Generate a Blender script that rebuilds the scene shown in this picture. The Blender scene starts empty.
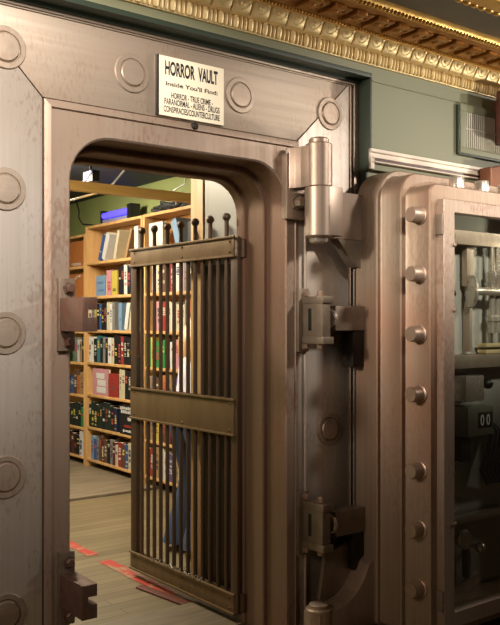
import bpy, bmesh, math, random
from mathutils import Vector, Matrix

# Coordinates used below: s runs along the vault front (to the right), n points out of it
# towards the lobby, z is height relative to eye level.  One unit is U metres.
U = 0.8
EYE = 1.65
FL = -EYE
R = random.Random(11)
SC = bpy.context.scene
COL = SC.collection


def W(s, n, z):
    return Vector((s * U, -n * U, (z + EYE) * U))


# ------------------------------------------------------------------ materials
def srgb(r, g, b):
    f = lambda c: (c / 255 / 12.92) if c / 255 <= 0.04045 else ((c / 255 + 0.055) / 1.055) ** 2.4
    return (f(r), f(g), f(b), 1)


def mat_base(name):
    m = bpy.data.materials.new(name)
    m.use_nodes = True
    nt = m.node_tree
    return m, nt, nt.nodes['Principled BSDF']


def plain(name, rgb, rough=0.6, metal=0.0, var=0.12, scale=8.0, bump=0.0, spec=0.5):
    m, nt, b = mat_base(name)
    b.inputs['Roughness'].default_value = rough
    b.inputs['Metallic'].default_value = metal
    b.inputs['Specular IOR Level'].default_value = spec
    tc = nt.nodes.new('ShaderNodeTexCoord')
    nz = nt.nodes.new('ShaderNodeTexNoise')
    nz.inputs['Scale'].default_value = scale
    nz.inputs['Detail'].default_value = 4
    nt.links.new(tc.outputs['Object'], nz.inputs['Vector'])
    mx = nt.nodes.new('ShaderNodeMix')
    mx.data_type = 'RGBA'
    c = srgb(*rgb)
    mx.inputs[6].default_value = tuple(x * (1 - var) for x in c[:3]) + (1,)
    mx.inputs[7].default_value = tuple(min(1, x * (1 + var)) for x in c[:3]) + (1,)
    nt.links.new(nz.outputs['Fac'], mx.inputs[0])
    nt.links.new(mx.outputs[2], b.inputs['Base Color'])
    if bump:
        bp = nt.nodes.new('ShaderNodeBump')
        bp.inputs['Strength'].default_value = bump
        bp.inputs['Distance'].default_value = 0.01
        nt.links.new(nz.outputs['Fac'], bp.inputs['Height'])
        nt.links.new(bp.outputs[0], b.inputs['Normal'])
    return m


def steel(name, rgb, rgb2, rough=0.42, metal=0.85, stretch=(60, 60, 1.2), rust=0.45, rustcol=(120, 66, 40), rscale=3.0,
          patina=None):
    """brushed steel: stretched noise streaks, speckled rust spots and large patches of patina"""
    m, nt, b = mat_base(name)
    N = nt.nodes
    L = nt.links
    tc = N.new('ShaderNodeTexCoord')
    mp = N.new('ShaderNodeMapping')
    mp.inputs['Scale'].default_value = stretch
    L.new(tc.outputs['Object'], mp.inputs['Vector'])
    n1 = N.new('ShaderNodeTexNoise')
    n1.inputs['Scale'].default_value = 1.0
    n1.inputs['Detail'].default_value = 5
    L.new(mp.outputs[0], n1.inputs['Vector'])
    mx = N.new('ShaderNodeMix')
    mx.data_type = 'RGBA'
    mx.inputs[6].default_value = srgb(*rgb)
    mx.inputs[7].default_value = srgb(*rgb2)
    cr = N.new('ShaderNodeValToRGB')
    cr.color_ramp.elements[0].position = 0.3
    cr.color_ramp.elements[1].position = 0.7
    L.new(n1.outputs['Fac'], cr.inputs[0])
    L.new(cr.outputs[0], mx.inputs[0])
    last = mx.outputs[2]
    if patina:
        n4 = N.new('ShaderNodeTexNoise')
        n4.inputs['Scale'].default_value = 1.6
        n4.inputs['Detail'].default_value = 3
        L.new(tc.outputs['Object'], n4.inputs['Vector'])
        c4 = N.new('ShaderNodeValToRGB')
        c4.color_ramp.elements[0].position = 0.42
        c4.color_ramp.elements[1].position = 0.68
        L.new(n4.outputs['Fac'], c4.inputs[0])
        m4 = N.new('ShaderNodeMix')
        m4.data_type = 'RGBA'
        m4.inputs[7].default_value = srgb(*patina)
        L.new(c4.outputs[0], m4.inputs[0])
        L.new(last, m4.inputs[6])
        last = m4.outputs[2]
    if rust:
        n2 = N.new('ShaderNodeTexNoise')
        n2.inputs['Scale'].default_value = rscale
        n2.inputs['Detail'].default_value = 2
        L.new(tc.outputs['Object'], n2.inputs['Vector'])
        n3 = N.new('ShaderNodeTexNoise')
        n3.inputs['Scale'].default_value = 70
        n3.inputs['Detail'].default_value = 3
        mp3 = N.new('ShaderNodeMapping')
        mp3.inputs['Scale'].default_value = (1.4, 1.4, 0.5)
        L.new(tc.outputs['Object'], mp3.inputs['Vector'])
        L.new(mp3.outputs[0], n3.inputs['Vector'])
        mu = N.new('ShaderNodeMath')
        mu.operation = 'MULTIPLY'
        L.new(n2.outputs['Fac'], mu.inputs[0])
        L.new(n3.outputs['Fac'], mu.inputs[1])
        c2 = N.new('ShaderNodeValToRGB')
        c2.color_ramp.elements[0].position = 0.29
        c2.color_ramp.elements[1].position = 0.36
        c2.color_ramp.elements[1].color = (rust, rust, rust, 1)
        L.new(mu.outputs[0], c2.inputs[0])
        m2 = N.new('ShaderNodeMix')
        m2.data_type = 'RGBA'
        m2.inputs[7].default_value = srgb(*rustcol)
        L.new(c2.outputs[0], m2.inputs[0])
        L.new(last, m2.inputs[6])
        last = m2.outputs[2]
    L.new(last, b.inputs['Base Color'])
    b.inputs['Metallic'].default_value = metal
    rr = N.new('ShaderNodeMapRange')
    rr.inputs[3].default_value = rough - 0.07
    rr.inputs[4].default_value = rough + 0.1
    L.new(n1.outputs['Fac'], rr.inputs[0])
    L.new(rr.outputs[0], b.inputs['Roughness'])
    bp = N.new('ShaderNodeBump')
    bp.inputs['Strength'].default_value = 0.06
    bp.inputs['Distance'].default_value = 0.004
    L.new(n1.outputs['Fac'], bp.inputs['Height'])
    L.new(bp.outputs[0], b.inputs['Normal'])
    return m


def wood(name, c1, c2, stretch=(3, 3, 3), rough=0.5, scale=1.0):
    m, nt, b = mat_base(name)
    N = nt.nodes
    L = nt.links
    tc = N.new('ShaderNodeTexCoord')
    mp = N.new('ShaderNodeMapping')
    mp.inputs['Scale'].default_value = stretch
    L.new(tc.outputs['Object'], mp.inputs['Vector'])
    n1 = N.new('ShaderNodeTexNoise')
    n1.inputs['Scale'].default_value = scale
    n1.inputs['Detail'].default_value = 6
    n1.inputs['Distortion'].default_value = 0.6
    L.new(mp.outputs[0], n1.inputs['Vector'])
    cr = N.new('ShaderNodeValToRGB')
    cr.color_ramp.elements[0].position = 0.3
    cr.color_ramp.elements[0].color = srgb(*c1)
    cr.color_ramp.elements[1].position = 0.7
    cr.color_ramp.elements[1].color = srgb(*c2)
    L.new(n1.outputs['Fac'], cr.inputs[0])
    L.new(cr.outputs[0], b.inputs['Base Color'])
    b.inputs['Roughness'].default_value = rough
    return m


def emit(name, rgb, strength):
    m, nt, b = mat_base(name)
    b.inputs['Base Color'].default_value = srgb(*rgb)
    b.inputs['Emission Color'].default_value = srgb(*rgb)
    b.inputs['Emission Strength'].default_value = strength
    return m


def glass_mat(name):
    m = bpy.data.materials.new(name)
    m.use_nodes = True
    nt = m.node_tree
    nt.nodes.clear()
    o = nt.nodes.new('ShaderNodeOutputMaterial')
    t = nt.nodes.new('ShaderNodeBsdfTransparent')
    t.inputs[0].default_value = (0.93, 0.95, 0.92, 1)
    g = nt.nodes.new('ShaderNodeBsdfGlossy')
    g.inputs['Roughness'].default_value = 0.03
    f = nt.nodes.new('ShaderNodeLayerWeight')
    f.inputs[0].default_value = 0.5
    pw = nt.nodes.new('ShaderNodeMath')
    pw.operation = 'POWER'
    pw.inputs[1].default_value = 4
    mr = nt.nodes.new('ShaderNodeMapRange')
    mr.inputs[3].default_value = 0.035
    mr.inputs[4].default_value = 0.9
    x = nt.nodes.new('ShaderNodeMixShader')
    nt.links.new(f.outputs['Facing'], pw.inputs[0])
    nt.links.new(pw.outputs[0], mr.inputs[0])
    nt.links.new(mr.outputs[0], x.inputs[0])
    nt.links.new(t.outputs[0], x.inputs[1])
    nt.links.new(g.outputs[0], x.inputs[2])
    nt.links.new(x.outputs[0], o.inputs[0])
    return m


def floor_mat():
    """worn planks running into the vault"""
    m, nt, b = mat_base('worn_plank_floor')
    N = nt.nodes
    L = nt.links
    tc = N.new('ShaderNodeTexCoord')
    mp = N.new('ShaderNodeMapping')
    mp.inputs['Rotation'].default_value = (0, 0, 0)
    L.new(tc.outputs['Object'], mp.inputs['Vector'])
    br = N.new('ShaderNodeTexBrick')
    br.inputs['Scale'].default_value = 1.0
    br.inputs['Brick Width'].default_value = 1.9
    br.inputs['Row Height'].default_value = 0.075
    br.inputs['Mortar Size'].default_value = 0.0025
    br.inputs['Color1'].default_value = srgb(118, 104, 74)
    br.inputs['Color2'].default_value = srgb(102, 88, 61)
    br.inputs['Mortar'].default_value = srgb(78, 60, 38)
    L.new(mp.outputs[0], br.inputs['Vector'])
    m3 = N.new('ShaderNodeMapping')
    m3.inputs['Scale'].default_value = (2.0, 40, 1)
    L.new(tc.outputs['Object'], m3.inputs['Vector'])
    n1 = N.new('ShaderNodeTexNoise')
    n1.inputs['Scale'].default_value = 1.0
    n1.inputs['Detail'].default_value = 6
    L.new(m3.outputs[0], n1.inputs['Vector'])
    n2 = N.new('ShaderNodeTexNoise')
    n2.inputs['Scale'].default_value = 1.4
    n2.inputs['Detail'].default_value = 4
    L.new(tc.outputs['Object'], n2.inputs['Vector'])
    ad = N.new('ShaderNodeMath')
    ad.operation = 'ADD'
    L.new(n1.outputs['Fac'], ad.inputs[0])
    L.new(n2.outputs['Fac'], ad.inputs[1])
    rr = N.new('ShaderNodeMapRange')
    rr.inputs[1].default_value = 0.6
    rr.inputs[2].default_value = 1.4
    rr.inputs[3].default_value = 0.62
    rr.inputs[4].default_value = 1.2
    L.new(ad.outputs[0], rr.inputs[0])
    mx = N.new('ShaderNodeMix')
    mx.data_type = 'RGBA'
    mx.blend_type = 'MULTIPLY'
    mx.inputs[0].default_value = 1
    L.new(br.outputs[0], mx.inputs[6])
    L.new(rr.outputs[0], mx.inputs[7])
    L.new(mx.outputs[2], b.inputs['Base Color'])
    b.inputs['Roughness'].default_value = 0.5
    return m


def worn_paint(name, rgb):
    """paint worn away in flecks"""
    m, nt, b = mat_base(name)
    N = nt.nodes
    L = nt.links
    tc = N.new('ShaderNodeTexCoord')
    n = N.new('ShaderNodeTexNoise')
    n.inputs['Scale'].default_value = 7
    n.inputs['Detail'].default_value = 8
    n.inputs['Roughness'].default_value = 0.75
    L.new(tc.outputs['Object'], n.inputs['Vector'])
    cr = N.new('ShaderNodeValToRGB')
    cr.color_ramp.elements[0].position = 0.44
    cr.color_ramp.elements[1].position = 0.5
    L.new(n.outputs['Fac'], cr.inputs[0])
    mx = N.new('ShaderNodeMix')
    mx.data_type = 'RGBA'
    mx.inputs[6].default_value = srgb(138, 110, 78)
    mx.inputs[7].default_value = srgb(*rgb)
    L.new(cr.outputs[0], mx.inputs[0])
    L.new(mx.outputs[2], b.inputs['Base Color'])
    b.inputs['Roughness'].default_value = 0.6
    return m


M = {
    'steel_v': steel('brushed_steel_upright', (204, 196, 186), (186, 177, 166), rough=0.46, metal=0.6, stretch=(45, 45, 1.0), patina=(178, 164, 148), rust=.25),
    'steel_h': steel('brushed_steel_level', (172, 158, 142), (154, 140, 124), rough=0.46, metal=0.6, stretch=(1.0, 45, 45), patina=(166, 148, 130), rust=.2),  # darker than the upright steel: its duller reflection is put into the colour
    'frame': steel('rust_speckled_frame_steel', (168, 152, 136), (154, 136, 120), rough=0.5, metal=0.55, rust=0.4, rscale=2.6, patina=(152, 130, 112), rustcol=(128, 84, 60)),
    'jamb': steel('brown_jamb_steel', (138, 114, 96), (120, 98, 82), rough=0.5, metal=0.55, rust=0.3, patina=(128, 98, 80)),
    'door': steel('bronze_tinted_door_steel', (160, 145, 126), (146, 129, 110), rough=0.48, metal=0.55, rust=0.2, rscale=2.0, patina=(152, 120, 98)),
    'hinge': steel('satin_hinge_steel', (172, 154, 138), (156, 138, 122), rough=0.42, metal=0.6, stretch=(20, 20, 1), rust=0.15),
    'bracket': steel('dull_bracket_steel', (138, 126, 110), (120, 106, 92), rough=0.5, metal=0.6, rust=0.3, stretch=(15, 15, 15)),
    'keeper': steel('dark_keeper_steel', (122, 102, 90), (104, 84, 74), rough=0.5, metal=0.6, rust=0.4, stretch=(15, 15, 15)),
    'bolt': steel('bolt_steel', (176, 154, 136), (158, 138, 120), rough=0.42, metal=0.6, rust=0.2, stretch=(12, 12, 12)),
    'polished': steel('polished_steel', (204, 194, 180), (186, 174, 160), rough=0.26, metal=0.75, rust=0.1, stretch=(12, 12, 12)),
    'gate': steel('bronze_gate_paint', (124, 100, 70), (104, 83, 56), rough=0.5, metal=0.4, rust=0.4, stretch=(12, 12, 2), rustcol=(90, 62, 40)),
    'gatebar': steel('dark_gate_bar_steel', (92, 72, 56), (76, 60, 46), rough=0.45, metal=0.5, rust=0.3, stretch=(12, 12, 2)),
    'black': plain('black_enamel', (24, 22, 20), 0.4),
    'dark': plain('dark_iron', (46, 40, 34), 0.5, 0.6),
    'blackwire': plain('black_cable', (20, 20, 20), 0.6),
    'green': plain('sage_green_paint', (124, 126, 98), 0.55, 0, 0.08, 2.0),
    'dkgreen': plain('dark_green', (44, 56, 44), 0.5, 0, 0.12, 5.0),
    'olive': plain('olive_wall_paint', (132, 140, 84), 0.7, 0, 0.14, 2.2),
    'ceil': plain('dark_vault_ceiling', (40, 48, 58), 0.7, 0, 0.2, 3.0),  # bluish light of the violet tube is mixed into this colour
    'soffit': plain('grey_soffit_paint', (92, 84, 70), 0.6, 0, 0.1, 2.0),
    'cream': plain('cream_moulding_paint', (226, 214, 196), 0.45, 0, 0.06, 6.0),
    'vest': plain('pale_grey_liner_steel', (166, 163, 156), 0.42, 0.3, 0.06, 3.0),
    'liner': steel('dark_lower_liner', (92, 78, 62), (74, 62, 50), rough=0.5, rust=0.3),
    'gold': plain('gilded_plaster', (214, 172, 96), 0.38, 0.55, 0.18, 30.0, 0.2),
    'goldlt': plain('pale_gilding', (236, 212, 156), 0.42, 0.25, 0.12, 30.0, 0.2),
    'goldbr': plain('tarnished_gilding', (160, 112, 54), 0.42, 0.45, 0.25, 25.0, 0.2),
    'shelf': wood('honey_pine', (168, 124, 72), (196, 154, 100), (2, 14, 14)),
    'shelfv': wood('honey_pine_upright', (174, 130, 78), (200, 160, 106), (14, 14, 2)),
    'post': wood('pale_pine', (190, 150, 100), (214, 178, 128), (16, 16, 1.5)),
    'beam': wood('yellow_pine_beam', (196, 148, 78), (222, 178, 104), (1.5, 16, 16)),
    'boards': wood('grey_floor_boards', (92, 82, 66), (128, 114, 92), (3, 26, 3)),
    'brownwood': wood('dark_brown_wood', (60, 30, 22), (92, 50, 36), (4, 4, 14), 0.4),
    'rustbrown': plain('rust_brown_metal', (126, 82, 56), 0.5, 0.5, 0.3, 12.0),
    'floor': floor_mat(),
    'red': worn_paint('worn_red_line_paint', (158, 46, 32)),
    'plate': plain('maroon_floor_plate', (92, 48, 34), 0.5, 0.2, 0.3, 9.0),
    'paper': plain('sign_paper', (238, 228, 200), 0.6, 0, 0.03, 3.0),
    'ink': plain('black_ink', (28, 24, 26), 0.6),
    'pages': plain('book_pages', (226, 212, 180), 0.8, 0, 0.06, 30.0),
    'white': plain('white_plastic', (232, 230, 226), 0.4),
    'glass': glass_mat('clear_cover_glass'),
    'brass': plain('yellow_brass', (216, 196, 150), 0.35, 0.6),
    'uv': emit('violet_tube_glow', (72, 64, 255), 2.2),
    'tubew': emit('white_tube_glow', (220, 214, 255), 1.2),
    'uvbox': plain('grey_fixture_paint', (120, 118, 150), 0.4),
    'grille_w': plain('pale_grille_blades', (204, 200, 184), 0.5),
    'grille_d': plain('grille_backing', (96, 90, 78), 0.8),  # darker tone for the sheet behind the blades
    'digits': plain('white_dial_paint', (236, 230, 216), 0.5),
    'tlock': plain('grey_timer_case', (112, 108, 92), 0.45, 0.3, 0.1, 10),
    'skin': plain('skin', (204, 148, 110), 0.5, 0, 0.06, 10),
    'hair': wood('blond_hair', (150, 104, 60), (212, 168, 112), (40, 40, 3), 0.45),
    'denim': plain('blue_denim', (44, 58, 84), 0.85, 0, 0.25, 14),
    'shirt': plain('white_shirt_cloth', (216, 212, 222), 0.8, 0, 0.08, 10),
    'sandal': plain('brown_sandal_leather', (84, 56, 38), 0.6),
}

BOOKC = {
    'white': (226, 222, 212), 'cream': (216, 200, 160), 'black': (28, 26, 28), 'dark green': (26, 44, 34), 'green': (40, 148, 62),
    'red': (172, 42, 36), 'dark red': (104, 34, 30), 'pink': (214, 142, 150), 'blue': (52, 86, 158), 'pale blue': (120, 156, 190),
    'navy': (30, 38, 74), 'yellow': (214, 186, 60), 'orange': (206, 116, 48), 'brown': (104, 68, 44), 'tan': (178, 136, 88),
    'grey': (136, 132, 126), 'purple': (98, 74, 130), 'teal': (46, 116, 124),
}
BM = {k: plain('book_cover_' + k.replace(' ', '_'), tuple(int(.8 * (c * .85 + .15 * sum(v) / 3)) for c in v), 0.5, 0, 0.15, 40.0) for k, v in BOOKC.items()}

MARK = {k: plain('spine_lettering_' + k.replace(' ', '_'), tuple(int(c * .62 + 38) for c in v), 0.5, 0, 0.2, 60.0) for k, v in BOOKC.items()}


# ------------------------------------------------------------------ mesh builder
class MB:
    def __init__(self):
        self.bm = bmesh.new()

    def faces(self, verts, faces, mi=0):
        vs = [self.bm.verts.new(v) for v in verts]
        for f in faces:
            try:
                fc = self.bm.faces.new([vs[i] for i in f])
                fc.material_index = mi
            except ValueError:
                pass
        return vs

    def box(self, s0, s1, n0, n1, z0, z1, bev=0.0, mi=0, mat=None):
        t = bmesh.new()
        bmesh.ops.create_cube(t, size=1)
        for v in t.verts:
            v.co = Vector(((s0 + s1) / 2 + v.co.x * (s1 - s0), (n0 + n1) / 2 + v.co.y * (n1 - n0), (z0 + z1) / 2 + v.co.z * (z1 - z0)))
        if bev:
            bmesh.ops.bevel(t, geom=list(t.edges), offset=bev, segments=2, affect='EDGES', profile=0.6)
        self._merge(t, mi, mat)
        return self

    def _merge(self, t, mi=0, mat=None):
        t.verts.ensure_lookup_table()
        mp = {}
        for v in t.verts:
            co = mat @ v.co if mat else v.co
            mp[v] = self.bm.verts.new(co)
        for f in t.faces:
            try:
                g = self.bm.faces.new([mp[v] for v in f.verts])
                g.material_index = mi
                g.smooth = f.smooth
            except ValueError:
                pass
        t.free()

    def ring_loft(self, rings, cap=True, closed=True, mi=0):
        vr = [[self.bm.verts.new(p) for p in r] for r in rings]
        n = len(rings[0])
        for a, b in zip(vr, vr[1:]):
            for i in range(n if closed else n - 1):
                j = (i + 1) % n
                try:
                    f = self.bm.faces.new((a[i], a[j], b[j], b[i]))
                    f.material_index = mi
                except ValueError:
                    pass
        if cap and closed:
            for r in (vr[0], vr[-1]):
                try:
                    f = self.bm.faces.new(r)
                    f.material_index = mi
                except ValueError:
                    pass
        return self

    def lathe(self, p, axis, prof, seg=24, mi=0, cap=True):
        """prof: list of (distance along axis, radius)"""
        ax = Vector(axis).normalized()
        u = ax.orthogonal().normalized()
        w = ax.cross(u)
        p = Vector(p)
        rings = []
        for d, r in prof:
            rings.append([p + ax * d + (u * math.cos(2 * math.pi * k / seg) + w * math.sin(2 * math.pi * k / seg)) * r for k in range(seg)])
        return self.ring_loft(rings, cap, True, mi)

    def cyl(self, a, b, r, seg=16, bev=0.0, mi=0):
        a, b = Vector(a), Vector(b)
        L = (b - a).length
        prof = [(0, r), (L, r)] if not bev else [(0, r - bev), (bev, r), (L - bev, r), (L, r - bev)]
        return self.lathe(a, b - a, prof, seg, mi)

    def tube(self, pts, r, seg=8, mi=0):
        pts = [Vector(p) for p in pts]
        rings = []
        up = None
        for i, p in enumerate(pts):
            d = (pts[min(i + 1, len(pts) - 1)] - pts[max(i - 1, 0)]).normalized()
            u = d.orthogonal().normalized() if up is None else (up - d * up.dot(d)).normalized()
            up = u
            w = d.cross(u)
            rr = r[i] if isinstance(r, (list, tuple)) else r
            rings.append([p + (u * math.cos(2 * math.pi * k / seg) + w * math.sin(2 * math.pi * k / seg)) * rr for k in range(seg)])
        return self.ring_loft(rings, True, True, mi)

    def sphere(self, c, r, seg=12, mi=0, sc=(1, 1, 1)):
        t = bmesh.new()
        bmesh.ops.create_uvsphere(t, u_segments=seg, v_segments=max(6, seg // 2 + 2), radius=r)
        for v in t.verts:
            v.co = Vector((v.co.x * sc[0], v.co.y * sc[1], v.co.z * sc[2])) + Vector(c)
        self._merge(t, mi)
        return self

    def prism(self, poly, plane, a, b, bev=0.0, mi=0):
        """extrude a polygon given in plane 'sz', 'sn' or 'nz' between a and b on the third axis"""
        t = bmesh.new()

        def P(q, c):
            if plane == 'sz':
                return (q[0], c, q[1])
            if plane == 'sn':
                return (q[0], q[1], c)
            return (c, q[0], q[1])
        lo = [t.verts.new(P(q, a)) for q in poly]
        hi = [t.verts.new(P(q, b)) for q in poly]
        t.faces.new(lo)
        t.faces.new(hi)
        k = len(poly)
        for i in range(k):
            t.faces.new((lo[i], lo[(i + 1) % k], hi[(i + 1) % k], hi[i]))
        if bev:
            bmesh.ops.recalc_face_normals(t, faces=t.faces)
            bmesh.ops.bevel(t, geom=list(t.edges), offset=bev, segments=2, affect='EDGES', profile=0.6)
        self._merge(t, mi)
        return self

    def hexhead(self, p, axis, r, hgt, mi=0):
        self.lathe(p, axis, [(0, r * 1.35), (hgt * .25, r * 1.35), (hgt * .25, r), (hgt * .85, r), (hgt, r * .8)], 6, mi)
        return self

    def rot(self, axis_pt, axis, ang):
        m = Matrix.Translation(Vector(axis_pt)) @ Matrix.Rotation(ang, 4, Vector(axis)) @ Matrix.Translation(-Vector(axis_pt))
        for v in self.bm.verts:
            v.co = m @ v.co
        return self

    def build(self, name, mats, parent=None, base=None, smooth=35):
        bm = self.bm
        for v in bm.verts:
            v.co = W(*v.co)
        bmesh.ops.recalc_face_normals(bm, faces=bm.faces)
        if parent is not None:
            o0 = ORIG[parent.name]
        elif base is not None:
            o0 = W(*base)
        else:
            xs = [v.co for v in bm.verts]
            o0 = Vector(((min(c.x for c in xs) + max(c.x for c in xs)) / 2, (min(c.y for c in xs) + max(c.y for c in xs)) / 2, min(c.z for c in xs)))
        for v in bm.verts:
            v.co -= o0
        me = bpy.data.meshes.new(name)
        bm.to_mesh(me)
        bm.free()
        if not isinstance(mats, (list, tuple)):
            mats = [mats]
        for m in mats:
            me.materials.append(M[m] if isinstance(m, str) else m)
        if smooth:
            for p in me.polygons:
                p.use_smooth = True
            try:
                me.set_sharp_from_angle(angle=math.radians(smooth))
            except Exception:
                pass
        ob = bpy.data.objects.new(name, me)
        COL.objects.link(ob)
        if parent is not None:
            ob.parent = parent
        else:
            ob.location = o0
        ORIG[ob.name] = o0
        return ob


ORIG = {}


def tag(o, label, cat, group=None, kind=None):
    if label:
        o['label'] = label
    if cat:
        o['category'] = cat
    if group:
        o['group'] = group
    if kind:
        o['kind'] = kind
    return o


def thing(name, label, cat, base, group=None):
    o = bpy.data.objects.new(name, None)
    o.empty_display_size = 0.05
    COL.objects.link(o)
    o.location = W(*base)
    ORIG[o.name] = W(*base)
    return tag(o, label, cat, group)


def struct(o):
    o['kind'] = 'structure'
    return o


def arc(cx, cz, r, a0, a1, k=8):
    return [(cx + r * math.cos(math.radians(a0 + (a1 - a0) * i / k)), cz + r * math.sin(math.radians(a0 + (a1 - a0) * i / k))) for i in range(k + 1)]


def arch(s0, s1, top, r, n, z0=FL, k=9):
    """an upside-down U with round upper corners, from the floor up and down again"""
    pts = [(s0, z0)] + arc(s0 + r, top - r, r, 180, 90, k) + arc(s1 - r, top - r, r, 90, 0, k) + [(s1, z0)]
    return [(s, n, z) for s, z in pts]


def rrect(s0, s1, z0, z1, r, n, k=9, rb=0.02):
    pts = arc(s0 + r, z1 - r, r, 180, 90, k) + arc(s1 - r, z1 - r, r, 90, 0, k) + arc(s1 - rb, z0 + rb, rb, 0, -90, k) + arc(s0 + rb, z0 + rb, rb, -90, -180, k)
    return [(s, n, z) for s, z in pts]


# ------------------------------------------------------------------ the setting
struct(MB().box(-3, 5, -8, 6.5, FL - 0.1, FL).build('floor', 'floor'))
# vault interior
struct(MB().box(3.13, 3.25, -8, -0.4, FL, 1.75).build('wall_right', 'olive'))
struct(MB().box(-0.9, 3.25, -8.1, -8, FL, 1.75).build('wall_back', 'olive'))
struct(MB().box(-1.0, -0.9, -8, -0.4, FL, 1.75).build('wall_left', 'olive'))
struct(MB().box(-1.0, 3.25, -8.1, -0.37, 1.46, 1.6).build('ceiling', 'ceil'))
# vestibule wall behind the folding gate: darker lower part, paler upper part
struct(MB().box(1.46, 1.6, -0.745, -0.37, 0.33, 1.46).build('wall_vestibule', 'vest'))
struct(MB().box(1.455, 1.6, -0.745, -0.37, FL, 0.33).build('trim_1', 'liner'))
struct(MB().box(1.45, 1.62, -0.885, -0.755, FL, 1.46, 0.004).build('trim_2', 'post'))
# masonry core round the opening
w = MB()
w.box(-3, 0.24, -0.36, -0.06, FL, 1.62)
w.box(1.476, 5, -0.36, -0.06, FL, 1.62)
w.box(0.24, 1.476, -0.36, -0.06, 0.83, 1.62)
struct(w.build('wall_front', 'dkgreen'))
# green painted wall in front of the vault, above and to the right of the steel front
w = MB()
w.box(-3, 5, -0.05, 0.1, 1.36, 2.2)
w.box(1.99, 5, -0.05, 0.1, .835, 1.36)
w.box(1.99, 5, -0.05, 0.07, FL, .835)
struct(w.build('wall_lobby', 'green'))
# strips lining the recess of the steel front, darker than the green wall
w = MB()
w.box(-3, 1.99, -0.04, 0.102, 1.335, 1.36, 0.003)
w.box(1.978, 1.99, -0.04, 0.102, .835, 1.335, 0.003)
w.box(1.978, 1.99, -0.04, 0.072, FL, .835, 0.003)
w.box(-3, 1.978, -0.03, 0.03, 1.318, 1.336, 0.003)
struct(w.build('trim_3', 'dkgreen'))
# cream door moulding on the green wall behind the vault door
w = MB()
w.box(1.965, 3.0, 0.1, 0.115, 0.87, 0.945, 0.003)
w.box(1.965, 3.0, 0.1, 0.125, 0.925, 0.945, 0.004)
w.box(1.98, 3.0, 0.1, 0.122, 0.895, 0.905, 0.003)
w.box(1.995, 3.0, 0.1, 0.122, 0.872, 0.88, 0.003)
w.box(1.965, 1.995, 0.1, 0.116, .835, 0.87, 0.003)
struct(w.build('trim_4', 'cream'))
w = MB()
w.box(1.998, 3.0, 0.1, 0.117, 0.882, 0.893)
struct(w.build('trim_5', 'brownwood'))
# picture-rail seam in the green wall
struct(MB().box(1.99, 4.6, 0.1, 0.105, 1.315, 1.322, 0.001).build('trim_6', 'green'))
# soffit above the cornice
struct(MB().box(-3, 5, 0.1, .8, 1.605, 1.75).build('ceiling_soffit', 'soffit'))
# back of the vault: weathered boards before the shelves
struct(MB().box(-0.4, 3.13, -7.9, -3.75, FL, FL + 0.025, 0.004).build('trim_7', 'boards'))

# red painted line and plate on the floor
t = MB()
x0, x1 = 1.33, 1.43
for a, b in ((-2.75, -2.02), (-1.86, -0.95)):
    k = 14
    l = [(x0 - R.uniform(0, .012), a + (b - a) * i / k, FL + 0.003) for i in range(k + 1)]
    r = [(x1 - .03 + R.uniform(0, .02), a + (b - a) * i / k, FL + 0.003) for i in range(k + 1)]
    t.faces(l + r, [(i, i + 1, k + 2 + i, k + 1 + i) for i in range(k)])
    l2 = [(p[0], p[1], FL - 0.002) for p in l]
    r2 = [(p[0], p[1], FL - 0.002) for p in r]
    t.faces(l2 + r2, [(i, i + 1, k + 2 + i, k + 1 + i) for i in range(k)])
tag(t.build('floor_line', 'red'), 'worn broken red painted line across the wooden floor inside the doorway', 'floor marking')
t = MB()
t.prism([(1.25, -1.2), (1.30, -1.22), (1.42, -0.62), (1.33, -0.60)], 'sn', FL, FL + 0.012, 0.002)
tag(t.build('floor_plate', 'plate'), 'narrow maroon metal plate on the floor under the barred gate', 'plate')
t = MB()
t.box(0.27, 1.45, -0.75, -0.30, FL, FL + 0.015, 0.003)
struct(t.build('trim_8', 'boards'))

# ------------------------------------------------------------------ steel vault front
VF = thing('vault_front', 'brushed steel vault front with rivet caps around a rounded doorway', 'vault front', (0.86, 0, FL))
# facing plates, mitred at the corner
w = MB()
w.prism([(-3, FL), (0.135, FL), (0.135, 0.945), (-0.2, 1.30), (-3, 1.30)], 'sz', -0.05, 0.0, 0.003)
w.build('side_plate', 'steel_v', VF)
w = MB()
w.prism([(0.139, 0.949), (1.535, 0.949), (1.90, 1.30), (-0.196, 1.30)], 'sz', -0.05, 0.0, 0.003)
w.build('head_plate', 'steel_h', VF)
w = MB()
w.prism([(1.55, FL), (1.915, FL), (1.915, 1.30), (1.904, 1.30), (1.55, 0.955)], 'sz', -0.05, 0.0, 0.003)
w.build('side_plate', 'steel_v', VF)
# raised border
w = MB()
w.box(-3, 1.98, -0.05, 0.014, 1.306, 1.335, 0.005)
w.box(-3, 1.92, -0.05, 0.008, 1.298, 1.304, 0.002)
w.box(1.94, 1.978, -0.05, 0.014, FL, 1.306, 0.005)
w.box(1.918, 1.925, -0.05, 0.008, FL, 1.30, 0.002)
w.build('border_strip', 'steel_h', VF)
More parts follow.
